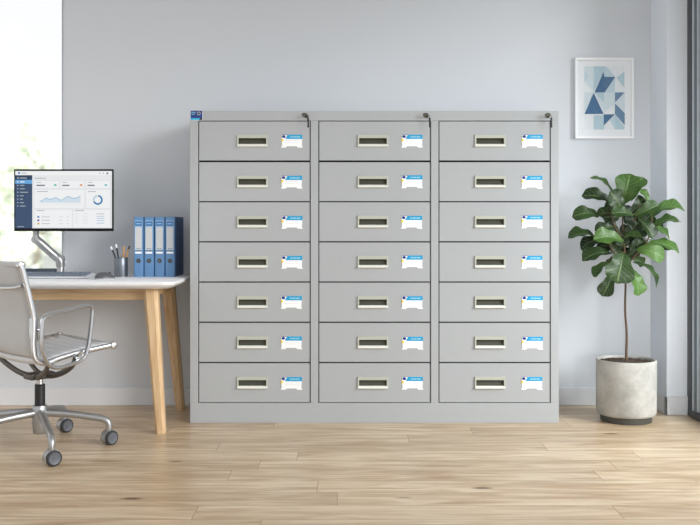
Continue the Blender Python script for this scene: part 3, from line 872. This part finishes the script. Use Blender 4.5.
def sling(path, ribs, t=.010):
    """ribbed leather sling: welts across the width"""
    bm = B(); n = ribs*6; P = resample(path, n); top = []; bot = []
    for i, p in enumerate(P):
        a = P[max(0, i-1)]; b_ = P[min(n, i+1)]; tg = (b_-a).normalized(); nr = Vector((tg.z, 0, -tg.x))
        if nr.z < 0 and abs(nr.z) > .5: nr = -nr
        ph = abs(math.sin(PI*i/6)); off = .002+.011*ph**.6
        row = []; row2 = []
        for k in range(9):
            v = -hw+2*hw*k/8
            sag = -.010*(1-(v/hw)**2)
            row.append(bm.verts.new((p.x+nr.x*(off+sag), v, p.z+nr.z*(off+sag))))
            row2.append(bm.verts.new((p.x-nr.x*(off-sag), v, p.z-nr.z*(off-sag))))
        top.append(row); bot.append(row2)
    for i in range(n):
        for k in range(8):
            bm.faces.new((top[i][k], top[i][k+1], top[i+1][k+1], top[i+1][k]))
            bm.faces.new((bot[i][k], bot[i+1][k], bot[i+1][k+1], bot[i][k+1]))
        bm.faces.new((top[i][0], top[i+1][0], bot[i+1][0], bot[i][0])); bm.faces.new((top[i][8], bot[i][8], bot[i+1][8], top[i+1][8]))
    for e in (0, n):
        for k in range(8): bm.faces.new((top[e][k], bot[e][k], bot[e][k+1], top[e][k+1]))
    return bm
isp = min(range(len(sm)), key=lambda i: (sm[i]-Vector((-.143, 0, .43))).length)
link('seat', sling(sm[:isp+1], 8), 'seat', ch, True)
# the back of the backrest is smooth leather: fewer, shallower welts
def smooth_back(path):
    bm = B(); n = 30; P = resample(path, n); A = []; C = []
    for i, p in enumerate(P):
        a = P[max(0, i-1)]; b_ = P[min(n, i+1)]; tg = (b_-a).normalized(); nr = Vector((tg.z, 0, -tg.x))
        fr_off = .004+.006*abs(math.sin(PI*i/3))**.6
        ra = []; rc = []
        for k in range(9):
            v = -hw+2*hw*k/8; sag = -.012*(1-(v/hw)**2)
            ra.append(bm.verts.new((p.x+nr.x*(fr_off)+sag, v, p.z+nr.z*fr_off)))
            rc.append(bm.verts.new((p.x-nr.x*.004+sag, v, p.z-nr.z*.004)))
        A.append(ra); C.append(rc)
    for i in range(n):
        for k in range(8):
            bm.faces.new((A[i][k], A[i][k+1], A[i+1][k+1], A[i+1][k])); bm.faces.new((C[i][k], C[i+1][k], C[i+1][k+1], C[i][k+1]))
        bm.faces.new((A[i][0], A[i+1][0], C[i+1][0], C[i][0])); bm.faces.new((A[i][8], C[i][8], C[i+1][8], A[i+1][8]))
    for e in (0, n):
        for k in range(8): bm.faces.new((A[e][k], C[e][k], C[e][k+1], A[e][k+1]))
    return bm
link('backrest', smooth_back(sm[isp:]), 'sling', ch, True)
bm = B()
tube(bm, [(-.203, -hw, .82), (-.203, hw, .82)], .013, 14)
link('top_roll', bm, 'sling', ch, 'auto')
bm = B()
tube(bm, [(.222, -hw, .450), (.222, hw, .450)], .012, 14)
link('front_roll', bm, 'sling', ch, 'auto')
for s in (-1, 1):
    v = s*.247
    bm = B()
    P = [Vector((p.x, v, p.z)) for p in sm]
    tube(bm, P, .0105, 12, sx=.75, sy=1.15, up=(0, 1, 0))
    tube(bm, [p+Vector((-.004, s*.014, -.002)) for p in P[len(P)//3:]], .008, 10, sx=.7, sy=1.5, up=(0, 1, 0))
    lathe(bm, [(0, -.013), (.012, -.013), (.016, -.010), (.016, .010), (.012, .013), (0, .013)], 18, (.222, v, .450), 0, 'y')
    lathe(bm, [(0, -.013), (.012, -.013), (.016, -.010), (.016, .010), (.012, .013), (0, .013)], 18, (-.203, v, .82), 0, 'y')
    # clamp where the two rails meet
    box(bm, -.164, -.130, v-.014, v+.014, .505, .60, bev=.004, seg=2)
    link('side_frame', bm, 'chrome', ch, 'auto')
    bm = B(); va = s*.283
    lp = [(-.128, va, .608), (-.02, va, .622), (.104, va, .643), (.092, va, .53), (.074, va, .412), (-.01, va, .390), (-.095, va, .378), (-.132, va, .47)]
    # tighter corners
    q = []
    n = len(lp)
    corner = {0, 2, 4, 6}
    for i in range(n):
        p = Vector(lp[i])
        if i in corner:
            a = Vector(lp[i-1]); b_ = Vector(lp[(i+1) % n])
            ra = .045 if i in (4, 6) else .028
            q += [p+(a-p).normalized()*ra, p+(b_-p).normalized()*ra]
            q.insert(len(q)-1, (p+(p+(a-p).normalized()*ra*.5+(b_-p).normalized()*ra*.5))/2)
        else: q.append(p)
    q = smooth_path(q, 2, True)
    tube(bm, q, .0095, 12, closed=True, sx=1.45, sy=.9, up=(0, 1, 0))
    # stubs to side frame
    for (u, z) in ((-.135, .55), (.03, .415)):
        tube(bm, [(u, va, z), (u, v, z+(.0 if z > .5 else .015))], .007, 8)
    link('armrest', bm, 'chrome', ch, 'auto')
bm = B()
tube(bm, smooth_path([(-.196, -.245, .735), (-.205, -.19, .722), (-.212, 0, .716), (-.205, .19, .722), (-.196, .245, .735)], 2), .007, 10)
link('back_stretcher', bm, 'chrome', ch, 'auto')
bm = B()
for u in (-.085, .045):
    z0 = .400 if u < 0 else .422
    tube(bm, smooth_path([(u, -.247, z0), (u*.9, -.215, .365), (u*.6, -.09, .318), (u*.3, 0, .312), (u*.6, .09, .318), (u*.9, .215, .365), (u, .247, z0)], 2), .013, 10, sx=1, sy=.7)
link('seat_bracket', bm, 'gun', ch, 'auto')
bm = B(); box(bm, -.062, .062, -.040, .040, .300, .328, bev=.008, seg=2)
link('tilt_plate', bm, 'gun', ch, 'auto')
bm = B(); lathe(bm, [(0, .18), (.014, .18), (.014, .302), (0, .302)], 20)
link('gas_lift', bm, 'chrome', ch, 'auto')
bm = B(); lathe(bm, [(.014, .180), (.0225, .180), (.0225, .272), (.020, .275), (.014, .275)], 24)
link('lift_sleeve', bm, 'black', ch, 'auto')
bm = B(); lathe(bm, [(0, .055), (.026, .055), (.030, .06), (.034, .12), (.034, .165), (.030, .180), (0, .182)], 28)
link('hub', bm, 'alu', ch, 'auto')
base_angles = [3, -64, 84, 168, 218]
base_radii = [.305, .375, .262, .31, .32]
for i, a in enumerate(base_angles):
    al = math.radians(a-45); c_, s_ = math.cos(al), math.sin(al)
    RR = base_radii[i]
    P = smooth_path([(.02*c_, .02*s_, .148), (.4*RR*c_, .4*RR*s_, .142), (.8*RR*c_, .8*RR*s_, .124), (.95*RR*c_, .95*RR*s_, .115), (RR*c_, RR*s_, .095), (RR*c_, RR*s_, .062)], 2)
    n = len(P); rad = [.0185-.006*k/(n-1) for k in range(n)]
    bm = B(); tube(bm, P, rad, 12)
    lg = link('leg', bm, 'alu', ch, 'auto')
    ca = math.radians([52, 42, 50, 60, 40][i]-45)
    e = Vector((math.cos(ca), math.sin(ca), 0)); ctr = Vector((RR*c_, RR*s_, .032))+e*.004
    side = Vector((-e.y, e.x, 0))
    bm = B()
    mt = Matrix.Translation(ctr) @ Matrix(((e.x, side.x, 0, 0), (e.y, side.y, 0, 0), (0, 0, 1, 0), (0, 0, 0, 1)))
    for t, mi in ((-.013, 0), (.013, 1)):
        b2 = B()
        lathe(b2, [(.0245, -.0095), (.029, -.009), (.032, -.006), (.0325, 0), (.032, .006), (.029, .009), (.0245, .0095)], 28, (0, t, 0), mi, 'y')
        lathe(b2, [(0, -.007), (.018, -.0075), (.0245, -.0095)], 28, (0, t, 0), 2 if mi == 0 else 1, 'y')
        lathe(b2, [(.0245, .0095), (.018, .0075), (0, .007)], 28, (0, t, 0), 2, 'y')
        me = bpy.data.meshes.new('t'); b2.to_mesh(me); b2.free(); me.transform(mt); bm.from_mesh(me); bpy.data.meshes.remove(me)
    b2 = B()
    # hood over the wheels
    hp = [(.036*math.cos(math.radians(t)), .036*math.sin(math.radians(t))) for t in range(40, 201, 16)]
    hi = [(.022*math.cos(math.radians(t)), .022*math.sin(math.radians(t))) for t in range(200, 39, -16)]
    prism(b2, hp+hi, 'y', -.008, .022, 1)
    lathe(b2, [(0, .0), (.011, .0), (.011, .045), (0, .045)], 14, (0, 0, .012), 1)
    lathe(b2, [(0, -.022), (.006, -.022), (.006, .022), (0, .022)], 14, (0, 0, 0), 2, 'y')
    me = bpy.data.meshes.new('t'); b2.to_mesh(me); b2.free(); me.transform(mt); bm.from_mesh(me); bpy.data.meshes.remove(me)
    link('caster', bm, ['rubber', 'alu', 'wheel'], lg, 'auto')

# ------------------------------------------------------------------ framed print
FX0, FX1 = (574.2-350)/182.93, (632.8-350)/182.93
FZ0, FZ1 = .985-(139-225)/182.93, .985-(58.2-225)/182.93
fw, fh = FX1-FX0, FZ1-FZ0
pic = thing('framed_print', ((FX0+FX1)/2, WY, FZ0), 'white framed print of blue geometric triangles on the back wall', 'picture')
bm = B(); t = .014
for a in ((-fw/2, fw/2, 0, t), (-fw/2, fw/2, fh-t, fh)): box(bm, a[0], a[1], -.024, -.001, a[2], a[3], bev=.0015)
for a in ((-fw/2, -fw/2+t), (fw/2-t, fw/2)): box(bm, a[0], a[1], -.0235, -.001, t, fh-t, bev=.0015)
link('frame', bm, 'frame', pic)
bm = B(); box(bm, -fw/2+.01, fw/2-.01, -.010, -.002, .01, fh-.01)
link('mount', bm, 'mount', pic)
# artwork crop coords: crop [560,50,640,145] at 5.525 px per px
def au(u): return (560+u/5.525-(574.2+632.8)/2)/182.93
def av(v): return (139-(50+v/5.525))/182.93
A_ = [
 ([(132, 92), (352, 92), (352, 440), (132, 440)], 4),
 ([(132, 92), (183, 92), (183, 235), (132, 175)], 0), ([(183, 92), (240, 92), (240, 120), (183, 232)], 1),
 ([(240, 92), (252, 92), (300, 148), (240, 150)], 5), ([(132, 120), (155, 150), (132, 178)], 5),
 ([(352, 122), (352, 210), (310, 155)], 1), ([(310, 155), (352, 122), (352, 92), (252, 92)], 4),
 ([(300, 150), (300, 236), (240, 236)], 5), ([(238, 122), (242, 150), (242, 236), (187, 236)], 2), ([(242, 150), (302, 150), (244, 236), (242, 236)], 6),
 ([(132, 236), (183, 236), (132, 340)], 0), ([(183, 238), (238, 355), (132, 355)], 2),
 ([(186, 236), (300, 236), (300, 300), (240, 345)], 0), ([(187, 236), (240, 236), (240, 290)], 1),
 ([(300, 236), (354, 236), (300, 292)], 3), ([(354, 240), (354, 345), (304, 290)], 0),
 ([(300, 296), (354, 350), (354, 418), (300, 355)], 3), ([(238, 357), (300, 357), (238, 418)], 2),
 ([(183, 362), (238, 362), (238, 440), (183, 440)], 1), ([(272, 390), (300, 362), (352, 425), (352, 440), (300, 440)], 5), ([(300, 362), (352, 425), (352, 440), (300, 440)], 1),
 ([(240, 420), (272, 390), (300, 440), (240, 440)], 4),
]
bm = B()
for i, (pts, mi) in enumerate(A_):
    poly(bm, [(au(u), av(v)) for u, v in pts], -.0104-.00012*i, mi)
for f in bm.faces:
    f.normal_update()
    if f.normal.y > 0: f.normal_flip()
me = bpy.data.meshes.new('print'); bm.to_mesh(me); bm.free()
for i in range(7): me.materials.append(M['art%d' % i])
o = bpy.data.objects.new('print', me); COL.objects.link(o); o.parent = pic
bm = B(); quad(bm, -fw/2+t, fw/2-t, t, fh-t, -.017)
link('glazing', bm, 'artglass', pic)

# ------------------------------------------------------------------ potted fiddle leaf fig
PP = Vector((1.394, 4.545, 0))
pl = thing('potted_fig', tuple(PP), 'fiddle leaf fig tree in a round concrete pot by the right pier', 'potted plant')
bm = B(); lathe(bm, [(0, 0), (.124, 0), (.126, .004), (.126, .034), (0, .034)], 48)
link('plinth', bm, 'plinth', pl, 'auto')
bm = B(); lathe(bm, [(0, .034), (.138, .034), (.143, .038), (.147, .048), (.1475, .18), (.1475, .304), (.146, .309), (.139, .309), (.136, .306), (.135, .28), (0, .28)], 64)
link('pot', bm, 'concrete', pl, 'auto')
bm = B(); rnd = random.Random(4)
lathe(bm, [(.1345, .282), (.13, .290), (.08, .295), (.03, .298), (0, .298)], 40)
for _ in range(420):
    a = rnd.uniform(0, 2*PI); q = .128*math.sqrt(rnd.random()); s = rnd.uniform(.003, .008)
    vs = bmesh.ops.create_icosphere(bm, subdivisions=1, radius=s)['verts']
    sq = Vector((rnd.uniform(.6, 1.5), rnd.uniform(.6, 1.5), .5))
    for v in vs: v.co = Vector((v.co.x*sq.x+q*math.cos(a), v.co.y*sq.y+q*math.sin(a), v.co.z*sq.z+.296))
link('soil', bm, 'soil', pl)
SY = 4.53
def pp(cx_, cy_, dy=0):
    """crop pixel -> plant-local point at depth SY+dy"""
    D = SY+dy; k = 900/D
    return Vector(((560+cx_/3.75-350)/k, D, .985-(160+cy_/3.75-225)/k))-PP
stem = [Vector((0, 0, .28)), Vector((.002, 0, .36)), pp(250, 680), pp(243, 560), pp(247, 460), pp(243, 380), pp(240, 300), pp(232, 215), pp(245, 150)]
stem[2] = Vector((.004, 0, .45)); 
bm = B(); P = smooth_path(stem, 2); n = len(P)
tube(bm, P, [.0074-.0044*k/(n-1) for k in range(n)], 10)
brs = [[(247, 400), (290, 350), (335, 300), (345, 220)], [(243, 380), (200, 350), (180, 300)], [(240, 300), (205, 255), (190, 200)], [(240, 260), (285, 225), (300, 170)]]
br3 = []
for b_ in brs:
    Q = smooth_path([pp(*q, dy=-.02*i) for i, q in enumerate(b_)], 2); br3 += Q
    tube(bm, Q, [.0046-.0022*k/(len(Q)-1) for k in range(len(Q))], 8)
link('stem', bm, 'bark', pl, True)
skel = P[len(P)//2:]+br3
leaves = [ # base, tip, apparent width, depth offset base, tip depth, tone
 ((238, 165), (262, 50), 88, -.02, -.03, .42), ((265, 150), (312, 62), 62, .00, .01, .55), ((205, 125), (118, 58), 30, .02, .05, .45),
 ((195, 155), (84, 128), 52, -.02, -.01, .12), ((240, 190), (190, 118), 74, -.05, -.08, .10), ((150, 205), (48, 208), 54, -.02, -.03, .22),
 ((185, 240), (150, 178), 52, .02, .03, .10), ((140, 285), (32, 284), 34, .0, -.02, .20), ((165, 290), (76, 332), 52, .03, .06, .02),
 ((242, 300), (128, 294), 68, -.09, -.14, .55), ((195, 345), (84, 372), 46, -.01, -.03, .12), ((180, 380), (124, 436), 28, .0, .0, .35),
 ((240, 345), (215, 462), 108, -.11, -.15, .22), ((195, 430), (158, 510), 60, -.01, -.02, .10), ((268, 405), (300, 508), 76, -.03, -.05, .70),
 ((285, 375), (372, 474), 36, -.01, -.02, .22), ((288, 332), (394, 366), 62, -.10, -.13, .62), ((325, 312), (450, 340), 42, -.05, -.06, .60),
 ((335, 250), (416, 290), 34, -.03, -.02, .50), ((350, 245), (452, 224), 32, -.02, -.01, .42), ((340, 205), (468, 178), 42, -.04, -.05, .50),
 ((280, 210), (372, 166), 50, -.06, -.08, .25), ((335, 165), (300, 108), 34, .0, .02, .60), ((278, 205), (195, 198), 42, -.08, -.11, .22),
 ((295, 215), (352, 292), 62, -.06, -.10, .04), ((238, 288), (306, 284), 26, -.04, -.07, .45), ((210, 245), (132, 262), 48, -.02, -.04, .10),
 ((245, 285), (290, 235), 60, -.02, -.03, .03), ((220, 290), (170, 240), 66, -.01, .0, .03), ((250, 240), (230, 170), 70, .02, .03, .0),
 ((260, 340), (320, 300), 60, .02, .03, .08), ((300, 250), (345, 200), 60, .03, .03, .05), ((215, 330), (150, 320), 50, .03, .05, .0),
 ((255, 360), (290, 330), 50, .0, .0, .06), ((300, 170), (255, 210), 40, .0, -.02, .05), ((255, 395), (225, 330), 60, .03, .04, .02),
 ((190, 310), (215, 350), 44, .0, -.02, .08),
 ((250, 150), (222, 96), 46, .04, .05, .10), ((270, 190), (318, 140), 50, .01, .03, .12), ((225, 215), (165, 215), 52, .0, -.02, .05),
 ((260, 270), (330, 255), 56, .02, .01, .02), ((215, 300), (140, 340), 44, .05, .07, .0), ((270, 320), (345, 345), 46, .03, .04, .08),
 ((230, 350), (180, 400), 50, .04, .06, .02), ((265, 360), (318, 392), 40, .02, .03, .30), ((235, 240), (255, 300), 60, .03, .04, .0),
 ((250, 200), (300, 235), 54, .04, .05, .0), ((330, 230), (392, 262), 36, .03, .05, .10), ((215, 185), (170, 160), 40, .05, .06, .04),
 ((340, 320), (415, 330), 34, .02, .0, .20), ((210, 265), (240, 330), 58, .0, .0, .02), ((300, 285), (262, 330), 54, .05, .05, .0), ((330, 340), (375, 318), 34, .0, .01, .15),
]
bm = B(); uvl = bm.loops.layers.uv.new('UVMap'); tone = bm.loops.layers.float_color.new('tone')
bp = B()
rnd = random.Random(11)
def wprof(t):
    pts = [(0, .04), (.06, .26), (.16, .52), (.28, .60), (.40, .66), (.55, .84), (.70, 1.0), (.82, .96), (.92, .70), (.97, .40), (1, .03)]
    for (a, x), (b_, y) in zip(pts, pts[1:]):
        if t <= b_: 
            f = (t-a)/(b_-a); f = f*f*(3-2*f) if False else f
            return x+(y-x)*f
    return .03
for (b_, tp, w_, dyb, dyt, tn) in leaves:
    Pb = pp(b_[0], b_[1], dyb); Pt = pp(tp[0], tp[1], dyt)
    ax = Pt-Pb; L = ax.length; ax.normalize()
    view = Vector((0, -1, 0)); vn = (view-ax*view.dot(ax)).normalized()
    wpx = w_/3.75/198.0
    W = max(wpx, L*.62, .05) if w_ < 60 else wpx*1.06
    ph = math.acos(min(1, wpx/W))
    side = ax.cross(vn).normalized()
    # tilt the blade so that its upper face looks toward the ceiling
    n1 = Matrix.Rotation(ph, 3, ax) @ vn; n2 = Matrix.Rotation(-ph, 3, ax) @ vn
    nn = n1 if n1.z > n2.z else n2
    if w_ >= 60: nn = (Matrix.Rotation(rnd.uniform(-.35, .35), 3, ax) @ nn)
    sd = ax.cross(nn).normalized()
    nu, nv = 8, 14; G = []
    fold = rnd.uniform(.15, .42); droop = rnd.uniform(.10, .24)*L; wv = rnd.uniform(0, 6); bend = rnd.uniform(-.05, .05)*L
    for j in range(nv+1):
        t = j/nv; hwid = W/2*wprof(t)
        row = []
        for i in range(nu+1):
            u = i/nu*2-1
            off = fold*abs(u)*hwid - droop*(2*t-1)**2 + droop*.5
            rip = .13*hwid*math.sin(t*15+wv+(2 if u > 0 else 0))*abs(u)**2
            vein = -.0008*abs(math.sin((t-abs(u)*.27)*7*PI))
            p = Pb+ax*(L*t)+sd*(u*hwid+bend*math.sin(PI*t))+nn*(off+rip+vein)
            row.append(bm.verts.new(p))
        G.append(row)
    tv = min(1, max(0, tn+rnd.uniform(-.05, .05)))
    for j in range(nv):
        for i in range(nu):
            f = bm.faces.new((G[j][i], G[j][i+1], G[j+1][i+1], G[j+1][i]))
            uvs = [(i/nu, j/nv), ((i+1)/nu, j/nv), ((i+1)/nu, (j+1)/nv), (i/nu, (j+1)/nv)]
            for lp_, q in zip(f.loops, uvs):
                lp_[uvl].uv = q; lp_[tone] = (tv, tv, tv, 1)
    near = min(skel, key=lambda q: (q-Pb).length)
    mid = (near+Pb)/2+Vector((0, 0, .008))
    tube(bp, smooth_path([near, mid, Pb+ax*.004], 1), .0019, 6)
    tube(bp, [Pb+ax*(L*q)+nn*(droop*.5-droop*(2*q-1)**2-.0012)+sd*(bend*math.sin(PI*q)) for q in (0, .15, .3, .45, .6, .75, .9)], [.0018, .0017, .0015, .0013, .0011, .0009, .0006], 5)
link('foliage', bm, 'leaf', pl, True)
link('leaf_stalks', bp, 'petiole', pl, True)

# ------------------------------------------------------------------ light and camera
wd = bpy.data.worlds.new('World'); S.world = wd; wd.use_nodes = True
nt = wd.node_tree; bg = nt.nodes['Background']; bg.inputs[1].default_value = 1.08
tc = nt.nodes.new('ShaderNodeTexCoord'); sp = nt.nodes.new('ShaderNodeSeparateXYZ'); cr = nt.nodes.new('ShaderNodeValToRGB')
nt.links.new(tc.outputs['Generated'], sp.inputs[0]); nt.links.new(sp.outputs[2], cr.inputs[0]); nt.links.new(cr.outputs[0], bg.inputs[0])
cr.color_ramp.elements[0].position = 0; cr.color_ramp.elements[0].color = (.985, .99, 1.0, 1)
cr.color_ramp.elements[1].position = 1; cr.color_ramp.elements[1].color = (.62, .66, .72, 1)

def area(name, loc, target, size, sy, power, col=(1, 1, 1)):
    l = bpy.data.lights.new(name, 'AREA'); l.shape = 'RECTANGLE'; l.size = size; l.size_y = sy; l.energy = power; l.color = col
    o = bpy.data.objects.new(name, l); COL.objects.link(o); o.location = loc
    o.rotation_euler = (Vector(target)-Vector(loc)).to_track_quat('-Z', 'Y').to_euler()
    return o
sl = bpy.data.lights.new('sun', 'SUN'); sl.energy = 1.85; sl.angle = math.radians(22); sl.color = (1, .99, .975)
so = bpy.data.objects.new('sun', sl); COL.objects.link(so); so.location = (5, 0, 4)
so.rotation_euler = Vector((-1.2, 1, -.44)).to_track_quat('-Z', 'Y').to_euler()
dl = area('door_daylight', (2.75, 3.1, 1.5), (1.45, 3.9, .0), .9, 1.1, 25, (.98, .99, 1)); dl.data.spread = math.radians(110)
f_ = area('pier_fill', (1.62, -.4, 1.15), (1.78, 4.7, .85), .5, 1.2, 2.2, (.98, .99, 1)); f_.data.spread = math.radians(22)  # fill lamp added behind the camera to brighten the pier
area('tree_fill', (-5.5, 6.5, 5.5), (-5.2, 12.5, 1.2), 3, 3, 1150)  # lamp added outdoors to brighten the trees, not a garden fixture

cam = bpy.data.cameras.new('camera'); co = bpy.data.objects.new('camera', cam); COL.objects.link(co)
co.location = (0, 0, .985); co.rotation_euler = (PI/2, 0, 0)
cam.sensor_width = 36; cam.lens = 36*900/700; cam.shift_x = 0; cam.shift_y = -37.5/700
cam.clip_start = .05; cam.clip_end = 200
S.camera = co
S.view_settings.view_transform = 'Standard'; S.view_settings.look = 'None'
S.view_settings.exposure = 0; S.view_settings.gamma = 1
